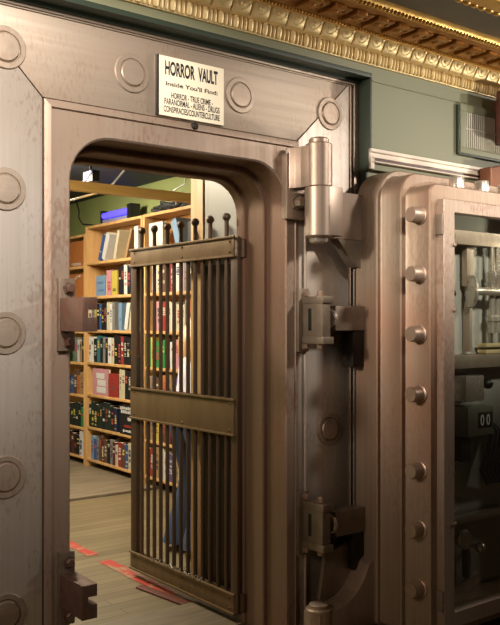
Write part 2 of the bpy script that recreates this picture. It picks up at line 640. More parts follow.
# door frame plate and stepped jamb
w = MB()
o_out = arch(0.142, 1.545, 0.944, 0.0005, -0.05)
o_a = arch(0.142, 1.545, 0.944, 0.0005, 0.006)
o_b = arch(0.166, 1.524, 0.918, 0.0005, 0.014)
w.ring_loft([o_out, o_a, o_b, arch(0.171, 1.519, 0.912, 0.0005, 0.014), arch(0.173, 1.517, 0.909, 0.0005, 0.004)], False, False)
w.build('frame_border', 'frame', VF)
w = MB()
w.ring_loft([arch(0.174, 1.516, 0.907, 0.0005, -0.05), arch(0.174, 1.516, 0.907, 0.0005, 0.004), arch(0.176, 1.514, 0.905, 0.0005, 0.006),
             arch(0.252, 1.466, 0.818, 0.208, 0.006), arch(0.26, 1.458, 0.81, 0.2, -0.002)], False, False)
w.build('frame_plate', 'frame', VF)
w = MB()
w.ring_loft([arch(0.26, 1.458, 0.81, 0.2, -0.002), arch(0.26, 1.458, 0.81, 0.2, -0.144), arch(0.262, 1.456, 0.808, 0.198, -0.150),
             arch(0.279, 1.439, 0.788, 0.19, -0.150), arch(0.285, 1.433, 0.781, 0.186, -0.158),
             arch(0.285, 1.433, 0.781, 0.186, -0.296), arch(0.287, 1.431, 0.779, 0.184, -0.301),
             arch(0.299, 1.421, 0.764, 0.178, -0.301), arch(0.303, 1.417, 0.759, 0.176, -0.307), arch(0.303, 1.417, 0.759, 0.176, -0.37),
             arch(0.23, 1.48, 0.84, 0.178, -0.37)], False, False)
w.build('door_jamb', 'jamb', VF)


def rivet(s, z):
    m = MB()
    m.lathe((s, -0.002, z), (0, 1, 0), [(0, .088), (.007, .088), (.010, .085), (.010, .066), (.004, .063), (.004, .060), (.013, .057), (.016, .054), (.017, .0)], 40, 0, False)
    return m.build('rivet_cap', 'steel_h', VF)


for i, s in enumerate((-0.62, -0.026, 0.562, 1.169, 1.77)):
    rivet(s, 1.125)
for z in (0.545, -0.045, -0.635, -1.20):
    rivet(-0.026, z)
for z in (0.56, -0.01, -0.578, -1.16):
    rivet(1.768, z)
m = MB()
m.lathe((0.891, 0.0, 0.931), (0, 1, 0), [(0, .017), (.022, .017), (.026, .013), (.026, 0)], 16, 0, False)
m.build('stud', 'dark', VF)


# keepers on the left frame
def keeper(z):
    p = MB()
    p.box(0.197, 0.27, 0.0, 0.03, z - 0.155, z + 0.155, 0.004)
    pl = p.build('keeper', 'bracket', VF)
    b = MB()
    C = [(0.2, z - .07), (0.268, z - .07), (0.268, z - .012), (0.228, z - .012), (0.228, z + .02), (0.268, z + .02), (0.268, z + .07), (0.2, z + .07)]
    b.prism(C, 'sz', 0.028, 0.245, 0.003)
    b.build('jaw', 'keeper', pl)
    for dz in (-.115, .112):
        m = MB()
        m.hexhead((0.24, 0.03, z + dz), (0, 1, 0), .02, .03)
        m.build('hex_bolt', 'keeper', pl)


keeper(0.031)
keeper(-1.135)


# right side brackets of the pressure bar
def pressure_bracket(z):
    p = MB()
    p.box(1.522, 1.592, 0.0, 0.035, z - 0.165, z + 0.165, 0.004)
    pl = p.build('pressure_bracket', 'bracket', VF)
    b = MB()
    b.box(1.552, 1.606, 0.03, 0.185, z - .09, z + .09, 0.003)
    b.box(1.546, 1.618, 0.03, 0.197, z + .086, z + .122, 0.003)
    b.box(1.546, 1.618, 0.03, 0.197, z - .122, z - .086, 0.003)
    b.build('yoke', 'bracket', pl)
    s = MB()
    s.box(1.5505, 1.556, 0.075, 0.1, z - .055, z + .06, 0.002)
    s.build('slot', 'black', pl)
    for sg_ in (1, -1):
        m = MB()
        m.hexhead((1.585, 0.13, z + sg_ * .122), (0, 0, sg_), .017, .03)
        m.build('nut', 'bolt', pl)
    for dz in (-.135, .138):
        m = MB()
        m.hexhead((1.565, 0.035, z + dz), (0, 1, 0), .017, .025)
        m.build('hex_bolt', 'bolt', pl)


pressure_bracket(0.01)
pressure_bracket(-1.05)

# fixed half of the hinges: a bracket on the frame and the upper knuckle
HS, HN, HR = 1.545, 0.165, 0.068


def hinge_plan(r, arm_s, arm_n0, arm_n1):
    return [(arm_s, arm_n0), (arm_s, arm_n1)]


def fixed_hinge(zt, zb):
    b = MB()
    prof = [(1.43, zb - .155), (1.43, zt - .06)] + arc(1.46, zt - .06, .03, 180, 90, 6)[1:] + [(1.55, zt - .03), (1.55, zb - .155)]
    b.prism(prof, 'sz', 0.004, 0.05, 0.006)
    hb = b.build('hinge_bracket', 'hinge', VF)
    g = MB()
    g.prism([(1.436, .03), (1.445, .052), (1.462, .075), (1.473, .11), (1.477, HN), (HS, HN), (HS, .01)], 'sn', zb + .001, zt - .012, .003)
    g.build('hinge_gusset', 'hinge', hb)
    k = MB()
    k.lathe((HS, HN, zb), (0, 0, 1), [(0, HR - .004), (.004, HR), (zt - zb - .006, HR), (zt - zb, HR - .006), (zt - zb, HR - .016), (zt - zb + .02, HR - .016), (zt - zb + .028, HR - .024), (zt - zb + .028, 0)], 36, 0, False)
    k.build('knuckle', 'hinge', hb)
    m = MB()
    m.hexhead((1.492, 0.05, zb - .07), (0, 1, 0), .028, .05)
    m.build('hex_bolt', 'bracket', hb)


fixed_hinge(0.905, 0.684)
# lower hinge: pin post fixed to the frame foot (its knuckle sits below the moving one)
# narrow pipe strips beside the right frame
m = MB()
m.cyl((1.585, 0.012, FL), (1.585, 0.012, 0.9), 0.008, 10)
m.build('edge_rod', 'steel_v', VF)

# ------------------------------------------------------------------ the vault door, swung fully open
VD = thing('vault_door', 'massive stepped steel vault door swung fully open, round locking bolts along its edge', 'vault door', (2.48, 0.3, FL))
SL, SR2 = 1.88, 3.08


def dl(ds, top, r, n, bot=-1.6):
    return rrect(SL + ds, SR2 - ds, bot, top, r, n, 9, 0.03)


w = MB()
w.ring_loft([dl(.01, .805, .18, .082), dl(0, .815, .185, .09), dl(0, .815, .185, .238), dl(.006, .809, .18, .246), dl(.026, .782, .13, .246), dl(.030, .777, .125, .252),
             dl(.030, .777, .125, .379), dl(.036, .771, .12, .387), dl(.063, .705, .06, .387), dl(.067, .700, .055, .393),
             dl(.067, .700, .055, .538), dl(.074, .693, .05, .547), dl(.16, .60, .02, .547, -1.45), dl(.16, .60, .02, .40, -1.45)], True, True)
w.build('door_slab', 'door', VD)
for z in (.54, .242, -.061, -.365, -.75, -1.049, -1.348):
    m = MB()
    m.lathe((SL + .069, .482, z), (-1, 0, 0), [(0, .047), (.008, .047), (.012, .039), (.07, .039), (.076, .035), (.076, 0)], 24, 0, False)
    m.build('locking_bolt', 'bolt', VD)
for s in (2.255, 2.465, 2.675, 2.885):
    m = MB()
    m.lathe((s, .465, .698), (0, 0, 1), [(0, .04), (.065, .04), (.071, .036), (.071, 0)], 24, 0, False)
    m.build('locking_bolt', 'polished', VD)
# moving hinge halves
def moving_hinge(zt, zb, name='hinge_arm'):
    b = MB()
    b.lathe((HS, HN, zb), (0, 0, 1), [(0, HR - .012), (.006, HR - .002), (.012, HR + .004), (zt - zb - .004, HR + .004), (zt - zb, HR)], 36, 0, True)
    plan = [(HS - .01, HN - HR), (HS + .01, HN + HR + .003), (1.645, HN + HR + .003), (1.655, HN + HR - .01), (1.66, .13), (1.89, .13), (1.89, .06), (1.66, .06)]
    b.prism(plan, 'sn', zb + .012, zt - .001, 0.003)
    a = b.build(name, 'hinge', VD)
    c = MB()
    c.lathe((HS, HN, zb - .026), (0, 0, 1), [(0, .03), (.006, .046), (.026, .05)], 30, 0, True)
    c.build('pin', 'polished', a)
    # web that widens towards the door
    g = MB()
    pr = [(1.70, zb + .02)] + [(1.70 + .19 * (1 - math.cos(t)), zb + .02 - .16 * math.sin(t) ** 3) for t in [i * math.pi / 16 for i in range(1, 9)]] + [(1.89, zt - .02), (1.70, zt - .02)]
    g.prism(pr, 'sz', .062, .125, 0.003)
    g.build('web', 'bracket', a)


moving_hinge(.684, .425)
b = MB()   # lower arm: knuckle at floor level, arm sweeping up to the slab
b.lathe((HS, HN, -1.62), (0, 0, 1), [(0, HR), (.165, HR), (.172, HR - .006), (.172, HR - .016), (.188, HR - .018), (.192, HR - .026), (.192, 0)], 36, 0, True)
pr = [(1.50, -1.62), (1.50, -1.47), (1.62, -1.46), (1.70, -1.44), (1.76, -1.40), (1.81, -1.34), (1.845, -1.27), (1.89, -1.24), (1.89, -1.60)]
b.prism(pr, 'sz', .10, .225, 0.004)
la = b.build('hinge_arm', 'hinge', VD)
b = MB()
b.prism([(1.60, -1.44), (1.64, -1.21), (1.89, -1.16), (1.89, -1.3), (1.8, -1.42)], 'sz', .085, .11, 0.003)
b.build('web', 'bracket', la)
# pressure bar arms
for z in (.03, -1.04):
    b = MB()
    b.box(1.665, 1.89, .09, .16, z - .075, z + .055, 0.004)
    a = b.build('pressure_arm', 'bracket', VD)
    c = MB()
    c.cyl((1.645, .125, z - .01), (1.672, .125, z - .01), .05, 24, .006)
    c.build('roller', 'polished', a)
    c = MB()
    c.box(1.80, 1.885, .06, .15, z - .27, z - .078, 0.004)
    c.build('shade_block', 'dark', a)  # dark block standing in for the shadow below the arm

# glazed cover over the bolt work
w = MB()
o = [rrect(2.0, 2.96, -1.55, .62, .012, n, 4, .012) for n in (.546, .588)]
o2 = rrect(2.004, 2.956, -1.546, .616, .012, .592, 4, .012)
i1 = rrect(2.08, 2.88, -1.47, .556, .006, .592, 4, .006)
i2 = rrect(2.084, 2.876, -1.466, .552, .006, .586, 4, .006)
i3 = rrect(2.084, 2.876, -1.466, .552, .006, .546, 4, .006)
w.ring_loft([o[0], o[1], o2, i1, i2, i3, o[0]], False, True)
cf = w.build('cover_frame', 'frame', VD)
w = MB()
w.box(2.082, 2.878, .564, .568, -1.468, .554)
w.build('glass_pane', 'glass', cf)
for z in (.49, -1.40):
    m = MB()
    m.box(1.988, 2.003, .549, .59, z - .052, z + .052, .002)
    hh = m.build('cover_hinge', 'bracket', cf)
for z in (.39, .06, -1.02):
    m = MB()
    m.lathe((2.078, .59, z), (0, 1, 0), [(0, .011), (.01, .01), (.013, .006), (.013, 0)], 10, 0, False)
    m.build('clip', 'bracket', cf)
# the bolt work behind the glass
pn = MB()
pn.box(2.05, 2.91, .40, .41, -1.44, .59)
pn.build('back_panel', 'vest', VD)
m = MB()
m.box(2.14, 2.86, .44, .50, .41, .485, .004)
lb = m.build('locking_bar', 'hinge', VD)
m = MB()
m.cyl((2.17, .50, .447), (2.17, .512, .447), .022, 14)
m.build('screw', 'bracket', lb)
m = MB()
m.box(2.335, 2.40, .43, .47, .19, .41, .01)
m.box(2.355, 2.38, .43, .47, -.16, .1, .006)
m.build('link_bar', 'hinge', VD)
m = MB()
m.lathe((2.33, .48, .165), (.86, .5, 0), [(0, .02), (.006, .085), (.015, .092), (.024, .085), (.034, .03), (.06, .022), (.1, .022)], 32)
m.cyl((2.42, .52, .165), (2.86, .52, .165), .022, 14)
m.build('bolt_gear', 'polished', VD)
for s in (2.52, 2.57, 2.66):
    m = MB()
    m.lathe((s, .49, -.06), (0, 0, 1), [(0, .02), (.06, .02), (.065, .03), (.09, .03), (.095, .02), (.28, .016), (.30, .026), (.33, .026), (.34, .016), (.47, .014)], 16)
    m.build('tie_rod', 'polished', VD)
m = MB()
m.sphere((2.19, .49, .15), .02, 12)
m.cyl((2.19, .41, .15), (2.19, .48, .15), .008, 8)
m.build('knob', 'black', VD)
m = MB()
m.box(2.46, 2.84, .44, .5, -.137, -.117, .003)
m.box(2.46, 2.84, .44, .5, -.172, -.152, .003)
m.build('rail', 'brass', VD)
m = MB()
m.box(2.16, 2.86, .41, .52, -.245, -.175, .004)
m.build('ledge', 'bracket', VD)
m = MB()
m.box(2.25, 2.40, .41, .53, -.42, -.285, .004)
m.build('movement_case', 'polished', VD)
m = MB()
m.box(2.26, 2.475, .41, .535, -.605, -.45, .005)
tl = m.build('time_lock', 'tlock', VD)
m = MB()
m.box(2.345, 2.465, .533, .537, -.565, -.48, .001)
m.build('dial_window', 'black', tl)


def text_mesh(body, w_, h_, name, bold=.014):
    """flat lettering as a mesh, fitted to a width and cap height (metres)"""
    cu = bpy.data.curves.new(name, 'FONT')
    cu.body = body
    cu.extrude = 0
    cu.offset = bold
    ob = bpy.data.objects.new(name, cu)
    COL.objects.link(ob)
    dg = bpy.context.evaluated_depsgraph_get()
    me = bpy.data.meshes.new_from_object(ob.evaluated_get(dg))
    bpy.data.objects.remove(ob)
    xs = [v.co.x for v in me.vertices]
    caps = [v.co.y for v in me.vertices]
    x0, x1, y0, y1 = min(xs), max(xs), 0.0, 0.7
    for v in me.vertices:
        v.co = Vector(((v.co.x - x0) / (x1 - x0) * w_, (v.co.y - y0) / (y1 - y0) * h_, 0))
    return me


def letters(body, s0, s1, n, z0, z1, mat, parent, name='lettering', bold=.014):
    me = text_mesh(body, (s1 - s0) * U, (z1 - z0) * U, name, bold)
    o = W(s0, n, z0) - ORIG[parent.name]
    for v in me.vertices:
        v.co = Vector((o.x + v.co.x, o.y, o.z + v.co.y))
    me.materials.clear()
    me.materials.append(M[mat])
    ob = bpy.data.objects.new(name, me)
    COL.objects.link(ob)
    ob.parent = parent
    ORIG[ob.name] = ORIG[parent.name]
    return ob


letters('0 0', 2.36, 2.44, .5385, -.55, -.494, 'digits', tl, 'digits')
m = MB()
m.box(2.25, 2.33, .41, .50, -.74, -.62, .004)
m.build('small_case', 'dark', VD)
m = MB()
m.sphere((2.485, .49, -.335), .03, 16)
m.cyl((2.485, .41, -.335), (2.485, .48, -.335), .012, 10)
m.build('knob', 'black', VD)
for k in range(5):
    m = MB()
    a = 2.46 + .035 * k
    m.tube([(a, .46, -.5 - .02 * k), (a + .05, .5, -.6), (a + .01, .51, -.7), (a - .04, .5, -.8), (a + .05, .47, -.88)], .016, 8)
    m.build('cable', 'blackwire', VD)
m = MB()
m.box(2.10, 2.86, .44, .50, -1.065, -1.035, .003)
m.build('locking_bar', 'hinge', VD)
m = MB()
m.lathe((2.30, .45, -1.16), (0, 1, 0), [(0, .02), (.01, .05), (.03, .055), (.045, .045), (.045, 0)], 20, 0, False)
m.build('roller', 'polished', VD)
m = MB()
m.sphere((2.42, .49, -1.22), .03, 14)
m.cyl((2.42, .41, -1.22), (2.42, .48, -1.22), .012, 10)
m.build('knob', 'polished', VD)
m = MB()
m.box(2.34, 2.365, .43, .47, -1.38, -1.2, .003)
m.build('link_bar', 'bracket', VD)
m = MB()
m.box(2.19, 2.46, .44, .46, -1.46, -1.40, .003)
m.rot((2.3, .45, -1.43), (0, 1, 0), -.25)
m.build('strap_plate', 'hinge', VD)

# ------------------------------------------------------------------ paper sign
sg = MB()
sg.box(0.693, 1.059, 0.002, 0.016, 0.957, 1.233, 0.001)
SG = sg.build('sign', 'paper', None, (0.876, 0.009, 0.957))
tag(SG, 'cream paper sign reading HORROR VAULT stuck on the steel above the doorway', 'sign')
s0, ww, zt, hh = 0.693, 0.366, 1.233, 0.276
nn = 0.0172


def sgl(txt, a, b, t, bo, bold=.02):
    letters(txt, s0 + ww * a, s0 + ww * b, nn, zt - hh * bo, zt - hh * t, 'ink', SG, 'lettering', bold)


sgl('HORROR', .09, .54, .08, .30, .034)
sgl('VAULT', .59, .90, .08, .30, .034)
sgl("Inside You'll Find:", .10, .90, .42, .49)
sgl('HORROR - TRUE CRIME -', .18, .82, .595, .69)
sgl('PARANORMAL - ALIENS - DRUGS', .08, .93, .705, .805)
sgl('CONSPIRACIES/COUNTERCULTURE', .07, .93, .835, .935)
e = MB()
e.box(0.684, 0.692, 0.0, 0.02, 0.956, 1.234, 0.001)
e.build('edge_strip', 'black', SG)  # black strip drawn as the shadow of the sign's thickness

# ------------------------------------------------------------------ gilded cornice
CO = thing('cornice', 'ornate gilded plaster cornice with leaf and bead bands above the steel front', 'cornice', (1.5, 0.15, 1.39))
CA, CB = -0.9, 4.6


def strip(poly, name, mat):
    m = MB()
    m.prism(poly, 'nz', CA, CB)
    return m


b = strip([(.1, 1.40), (.112, 1.40), (.12, 1.462), (.1, 1.462)], 'x', 'gold')
s = CA
k = 0
while s < CB:
    wd = .034 if k % 3 == 0 else .021
    b.lathe((s + wd / 2, .117, 1.405), (0, .12, 1), [(0, wd * .30), (.008, wd * .46), (.03, wd * .5), (.045, wd * .5), (.056, wd * .3)], 8)
    s += wd + .004
    k += 1
b.build('reed_band', 'goldlt', CO)
b = strip([(.1, 1.462), (.128, 1.462), (.15, 1.475), (.178, 1.525), (.175, 1.535), (.1, 1.535)], 'x', 'goldlt')
s = CA
while s < CB:
    c = s + .055
    b.prism([(.12, 1.464), (.152, 1.468), (.166, 1.485), (.178, 1.51), (.182, 1.528), (.12, 1.53)], 'nz', s + .005, s + .107, .007)
    P_ = lambda ds, f: (c + ds, .158 + .027 * f, 1.472 + .055 * f)
    b.tube([P_(-.04, .95), P_(-.036, .55), P_(-.02, .25), P_(0, .15), P_(.02, .25), P_(.036, .55), P_(.04, .95)], .0035, 5)
    b.sphere(P_(0, .62), .016, 8, 0, (1, .5, .8))
    s += .112
b.build('leaf_band', 'goldlt', CO)
b = strip([(.1, 1.535), (.182, 1.535), (.186, 1.545), (.1, 1.545)], 'x', 'gold')
s = CA
while s < CB:
    b.sphere((s, .187, 1.541), .0095, 6)
    s += .021
b.build('bead_row', 'gold', CO)
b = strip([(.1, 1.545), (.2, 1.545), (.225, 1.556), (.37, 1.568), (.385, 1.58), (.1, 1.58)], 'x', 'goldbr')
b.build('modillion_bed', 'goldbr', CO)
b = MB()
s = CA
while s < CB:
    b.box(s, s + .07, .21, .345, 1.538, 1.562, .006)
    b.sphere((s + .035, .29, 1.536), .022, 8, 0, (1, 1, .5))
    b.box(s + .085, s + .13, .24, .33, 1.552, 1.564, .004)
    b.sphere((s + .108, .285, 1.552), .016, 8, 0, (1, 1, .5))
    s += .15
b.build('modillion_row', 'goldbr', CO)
b = strip([(.37, 1.57), (.392, 1.564), (.405, 1.575), (.42, 1.60), (.42, 1.606), (.1, 1.606), (.1, 1.58)], 'x', 'gold')
s = CA
while s < CB:
    b.sphere((s, .40, 1.572), .012, 6)
    s += .027
b.build('bead_row', 'gold', CO)
CO2 = thing('cornice', 'short stretch of gilded moulding on the far side of the grey soffit, top right corner', 'cornice', (2.2, 0.7, 1.56))
b = MB()
b.prism([(.665, 1.606), (.675, 1.58), (.72, 1.57), (.78, 1.59), (.78, 1.606)], 'nz', CA, CB)
s = CA
while s < CB:
    b.sphere((s, .70, 1.578), .022, 8, 0, (1.2, 1, .8))
    s += .06
b.build('leaf_band', 'gold', CO2)

# ------------------------------------------------------------------ vent grille on the green wall
VG = thing('vent_grille', 'pale metal vent grille with upright blades high on the green wall', 'vent', (2.95, 0.1, 1.02))
m = MB()
S0, S1, Z0, Z1 = 2.715, 3.35, 1.015, 1.31
for bx in ((S0, S1, Z1 - .045, Z1), (S0, S1, Z0, Z0 + .035), (S0, S0 + .055, Z0 + .035, Z1 - .045), (S1 - .055, S1, Z0 + .035, Z1 - .045)):
    m.box(bx[0], bx[1], .1, .122, bx[2], bx[3], .002)
m.build('grille_frame', 'green', VG)
m = MB()
m.box(S0 - .014, S0 - .001, .1, .118, Z0 - .005, Z1 - .01, .001)
m.box(S0 - .01, S1, .1, .118, Z0 - .012, Z0 - .001, .001)
m.build('dark_edge', 'dkgreen', VG)  # darker strips along the left and lower edges of the frame
m = MB()
m.box(S0 + .055, S1 - .055, .1, .104, Z0 + .035, Z1 - .045)
m.build('backing', 'grille_d', VG)
m = MB()
s = S0 + .062
while s < S1 - .06:
    m.box(s, s + .011, .104, .118, Z0 + .035, Z1 - .045, 0)
    s += .019
m.box(S0 + .055, S1 - .055, .118, .121, (Z0 + Z1) / 2, (Z0 + Z1) / 2 + .006, 0)
m.build('blades', 'grille_w', VG)

# brown fittings at the right edge
m = MB()
m.box(2.965, 3.4, .19, .24, 1.085, 1.405, .006)
m.box(3.06, 3.3, .1, .195, 1.10, 1.38, .003)
tag(m.build('junction_box', 'brownwood'), 'dark reddish brown box fixed on the green wall below the gold cornice', 'box')
m = MB()
m.prism([(2.90, .80), (2.90, .93), (3.03, .965), (3.5, .94), (3.5, .78)], 'sz', .126, .2, .008)
m.box(2.89, 2.907, .126, .206, .795, .935, .003)
tag(m.build('wall_bracket', 'rustbrown'), 'rusty brown metal bracket on the wall above the glazed door cover', 'bracket')

# ------------------------------------------------------------------ barred day gate
GS = 1.395
GD = -0.024   # lean of the gate towards the left per unit of depth
G0, G1 = -0.315, -1.455
GT = thing('gate', 'bronze painted barred day gate standing open inside the doorway', 'gate', (1.38, -0.885, FL + .03))


def gs(n):
    return GS + (n - G0) * (-GD) * 1.0


def gbox(n0, n1, z0, z1, d0, d1, bev=.003):
    m = MB()
    P = [(gs(n0) + d0, n0), (gs(n1) + d0, n1), (gs(n1) + d1, n1), (gs(n0) + d1, n0)]
    m.prism(P, 'sn', z0, z1, bev)
    return m


gbox(G1, G1 + .07, -1.6, .475, -.012, .016).build('stile', 'gatebar', GT)
gbox(G0 - .06, G0, -1.59, .462, -.012, .016).build('stile', 'gatebar', GT)
for z0, z1 in ((.355, .472), (-.625, -.42), (-1.6, -1.485)):
    r = gbox(G1 + .0, G0 - .03, z0, z1, -.016, -.004).build('rail', 'gate', GT)
    rb = gbox(G1 + .0, G0 - .03, z0, z1, .012, .022)
    rb.build('rail', 'gate', GT)
    for za, zb in ((z0, z0 + .012), (z1 - .012, z1)):
        gbox(G1, G0 - .02, za, zb, -.026, -.014, .002).build('edge_strip', 'gate', r)
    for nn_, zz in ((-.38, z0 + .03), (-.38, z1 - .03), (-.85, z0 + .03), (-.85, z1 - .03), (G1 + .05, z0 + .03), (G1 + .05, z1 - .03)):
        m = MB()
        m.sphere((gs(nn_) - .016, nn_, zz), .007, 8)
        m.build('rivet', 'gatebar', r)
kn = [-1.335, -1.185, -1.035, -.885, -.735, -.585, -.43]
allb = sorted(kn + [(a + b) / 2 for a, b in zip(kn, kn[1:])] + [-.36])
for nb in allb:
    tall = nb in kn
    m = MB()
    m.cyl((gs(nb), nb, -1.55), (gs(nb), nb, .57 if tall else .42), .0125, 10)
    bb = m.build('bar', 'gatebar', GT)
    if tall:
        m = MB()
        m.sphere((gs(nb), nb, .582), .024, 14)
        m.build('knob', 'gatebar', bb)
gbox(G1 + .075, G1 + .12, -.41, -.22, -.016, .01).build('latch_plate', 'dark', GT)
m = MB()
pts = [(gs(-1.2 + .6 * i / 40) - .02 + .01 * math.sin(i * 2.1), -1.2 + .6 * i / 40, -1.478 + .012 * math.cos(i * 1.7)) for i in range(41)]
m.tube(pts, .003, 5)
m.build('wire_tie', 'polished', GT)
for z in (.40, -1.53):
    m = MB()
    m.cyl((GS + .025, G0 + .002, z - .05), (GS + .025, G0 + .002, z + .05), .02, 12, .003)
    m.build('hinge_pin', 'gatebar', GT)

# ------------------------------------------------------------------ bookcases along the right vault wall
FS, BS = 2.87, 3.11     # front and back planes
ZS = [-1.53, -1.17, -.805, -.447, -.088, .288, .668]    # shelf tops
ZT = 1.075


def bookcase(name, na, nb, zs, ztop, label):
    t = thing(name, label, 'bookcase', ((FS + BS) / 2, (na + nb) / 2, FL), 'pine bookcases along the vault wall')
    for n in (na, nb):
        m = MB()
        m.box(FS, BS, n - .0 if n == na else n - .035, n + .035 if n == na else n, FL + .025, ztop, .003)
        m.build('upright', 'shelfv', t)
    for z in zs + [ztop]:
        m = MB()
        m.box(FS + .004, BS - .01, na + .036, nb - .036, z - .03, z, .003)
        m.build('shelf' if z != ztop else 'top_board', 'shelf', t)
    m = MB()
    m.box(BS - .008, BS, na + .036, nb - .036, FL + .03, ztop - .03)
    m.build('back_panel', 'shelf', t)
    return t


bookcase('bookcase', -5.27, -3.975, ZS, ZT, 'tall honey pine bookcase left of the gate, purple tube light on top')
bookcase('bookcase', -3.965, -2.60, ZS, ZT + .002, 'tall honey pine bookcase seen through the bars of the gate')
ZB = [-1.53, -1.20, -.83, -.46, -.10, .255, .64]
bookcase('bookcase', -6.6, -5.28, ZB, 1.0, 'furthest pine bookcase, a sliver beside the doorway frame')

ROWN = ['lowest shelf', 'second shelf up', 'third shelf up', 'fourth shelf up', 'fifth shelf up', 'sixth shelf up', 'top shelf']
ORD = ['first', 'second', 'third', 'fourth', 'fifth', 'sixth', 'seventh', 'eighth', 'ninth', 'tenth', 'eleventh', 'twelfth', 'thirteenth', 'fourteenth',
       'fifteenth', 'sixteenth', 'seventeenth', 'eighteenth', 'nineteenth', 'twentieth']


def book(na, nb, z, h, d, col, label, group, lean=0.0, front=None, band=None, face=False):
    """book standing on a shelf; spine to the room.  face=True turns the cover to the room"""
    m = MB()
    s0 = (front if front is not None else FS + .012)
    th = nb - na
    if face:
        d = .035
        m.box(s0, s0 + .004, na, nb, z, z + h, .0)
        m.box(s0 + d - .004, s0 + d, na, nb, z, z + h, .0)
        m.box(s0 + .004, s0 + d - .004, na, na + .004, z, z + h, .0)
        m.box(s0 + .004, s0 + d - .004, na + .004, nb - .006, z + .005, z + h - .005, 0, 1)
    else:
        bt = min(.004, th * .2)
        m.box(s0, s0 + .004, na, nb, z, z + h, 0.0)
        m.box(s0 + .004, s0 + d, na, na + bt, z, z + h, 0)
        m.box(s0 + .004, s0 + d, nb - bt, nb, z, z + h, 0)
        m.box(s0 + .004, s0 + d - .006, na + bt, nb - bt, z + .004, z + h - .004, 0, 1)
    mats = [BM[col], 'pages']
    if band:
        mats.append(MARK[band[0]])
        for za, zb in band[1]:
            k = R.randint(2, 5)
            for i in range(k):
                if R.random() < .2:
                    continue
                u0 = za + (zb - za) * i / k
                u1 = u0 + (zb - za) / k * R.uniform(.5, .9)
                wa = R.uniform(.14, .32)
                m.box(s0 - .0012, s0, na + th * wa, nb - th * R.uniform(.14, .32), z + h * u0, z + h * u1, 0, 2)
    if lean:
        pz = (s0, (nb if lean > 0 else na), z)
        m.rot(pz, (1, 0, 0), -lean)
        mn = min(v.co.z for v in m.bm.verts)
        for v in m.bm.verts:
            v.co.z += z - mn
    o = m.build('book', mats, None, None, 0)
    tag(o, label, 'book', group)
    return o


def band_rand(col):
    dark = col in ('black', 'dark green', 'navy', 'brown', 'dark red', 'purple', 'teal', 'blue', 'red', 'green')
    c = R.choice(['white', 'cream', 'yellow', 'red'] if dark else ['black', 'red', 'navy', 'dark red'])
    if c == col:
        c = 'white'
    k = R.random()
    if k < .35:
        return (c, [(.55, .85)])
    if k < .6:
        return (c, [(.3, .42), (.5, .8)])
    if k < .8:
        return (c, [(.08, .16), (.25, .75)])
    return (c, [(.72, .8), (.3, .6)])


def row(case, ri, z, na, nb, cols, hts=(.24, .31), widths=(.04, .075), first=0, hmax=.31, step=1):
    """a run of upright books from far (na) towards the viewer (nb)"""
    n = na
    i = 0
    while n < nb - .02:
        wd = R.uniform(*widths)
        if n + wd > nb:
            break
        col = cols[i % len(cols)] if isinstance(cols, list) else R.choice(cols)
        h = min(R.uniform(*hts), hmax)
        th = 'thick' if wd > sum(widths) / 2 else 'thin'
        lab = '%s %s book, %s from left, %s, %s' % (th, col, ORD[min(first + i, 19)], ROWN[ri], case)
        book(n, n + wd - .003, z, h, R.uniform(.17, .2), col, lab, 'books on the %s, %s' % (ROWN[ri], case), band=band_rand(col))
        n += wd
        i += 1
    return first + i


A = 'bookcase left of gate'
B = 'behind gate bars'
Cc = 'furthest bookcase'
na, nbA = -5.225, -4.015
# --- bookcase A (between the doorway frame and the gate)
def one(case, ri, ord_, n0, n1, h, col, lean=0, band=None, face=False, extra='', zs=ZS):
    lab = '%s%s book, %s from left, %s, %s' % (extra, col, ORD[ord_], ROWN[ri], case)
    return book(n0, n1, zs[ri], h, .19, col, lab, 'books on the %s, %s' % (ROWN[ri], case), lean, band=band, face=face)


one(A, 6, 0, -4.98, -4.92, .30, 'blue', .42, ('white', [(.3, .5)]), extra='leaning ')
one(A, 6, 1, -4.90, -4.82, .30, 'white', .42, extra='leaning ')
one(A, 6, 2, -4.62, -4.57, .31, 'cream', .32, extra='leaning ')
one(A, 6, 3, -4.37, -4.33, .31, 'tan', .42, extra='leaning ')
one(A, 6, 4, -4.16, -4.08, .31, 'white', 0, extra='upright ')
one(A, 5, 0, -5.02, -4.80, .22, 'pale blue', 0, ('blue', [(.1, .35), (.6, .7)]), True, extra='face-out ')
one(A, 5, 1, -4.77, -4.66, .27, 'pink', 0, ('red', [(.2, .6)]))
one(A, 5, 2, -4.65, -4.53, .26, 'yellow', 0, ('black', [(.1, .3)]))
row(A, 5, ZS[5], -4.50, nbA, ['black', 'black', 'white', 'black', 'navy', 'navy', 'red', 'white'], (.29, .31), (.05, .075), 3)
row(A, 4, ZS[4], -5.2, -4.56, ['white', 'grey', 'yellow', 'black', 'blue', 'black', 'black', 'cream'], (.28, .31), (.05, .075), 0)
one(A, 4, 11, -4.50, -4.43, .29, 'pale blue', 0, ('teal', [(.2, .5)]), extra='wide ')
one(A, 4, 12, -4.38, -4.31, .28, 'white', .22, extra='leaning ')
one(A, 4, 13, -4.28, -4.23, .28, 'cream', .22, extra='leaning ')
one(A, 4, 14, -4.12, -4.04, .30, 'white', .1, extra='leaning ')
row(A, 3, ZS[3], -5.2, nbA, ['white', 'white', 'black', 'teal', 'black', 'grey', 'black', 'white', 'cream', 'black', 'black', 'red', 'black', 'black', 'black', 'white', 'grey'], (.26, .31), (.055, .085))
one(A, 2, 0, -5.1, -4.74, .29, 'pink', 0, ('white', [(.1, .9)]), True, extra='face-out ')
one(A, 2, 1, -4.72, -4.50, .25, 'red', 0, ('dark red', [(.2, .5)]), True, extra='face-out ')
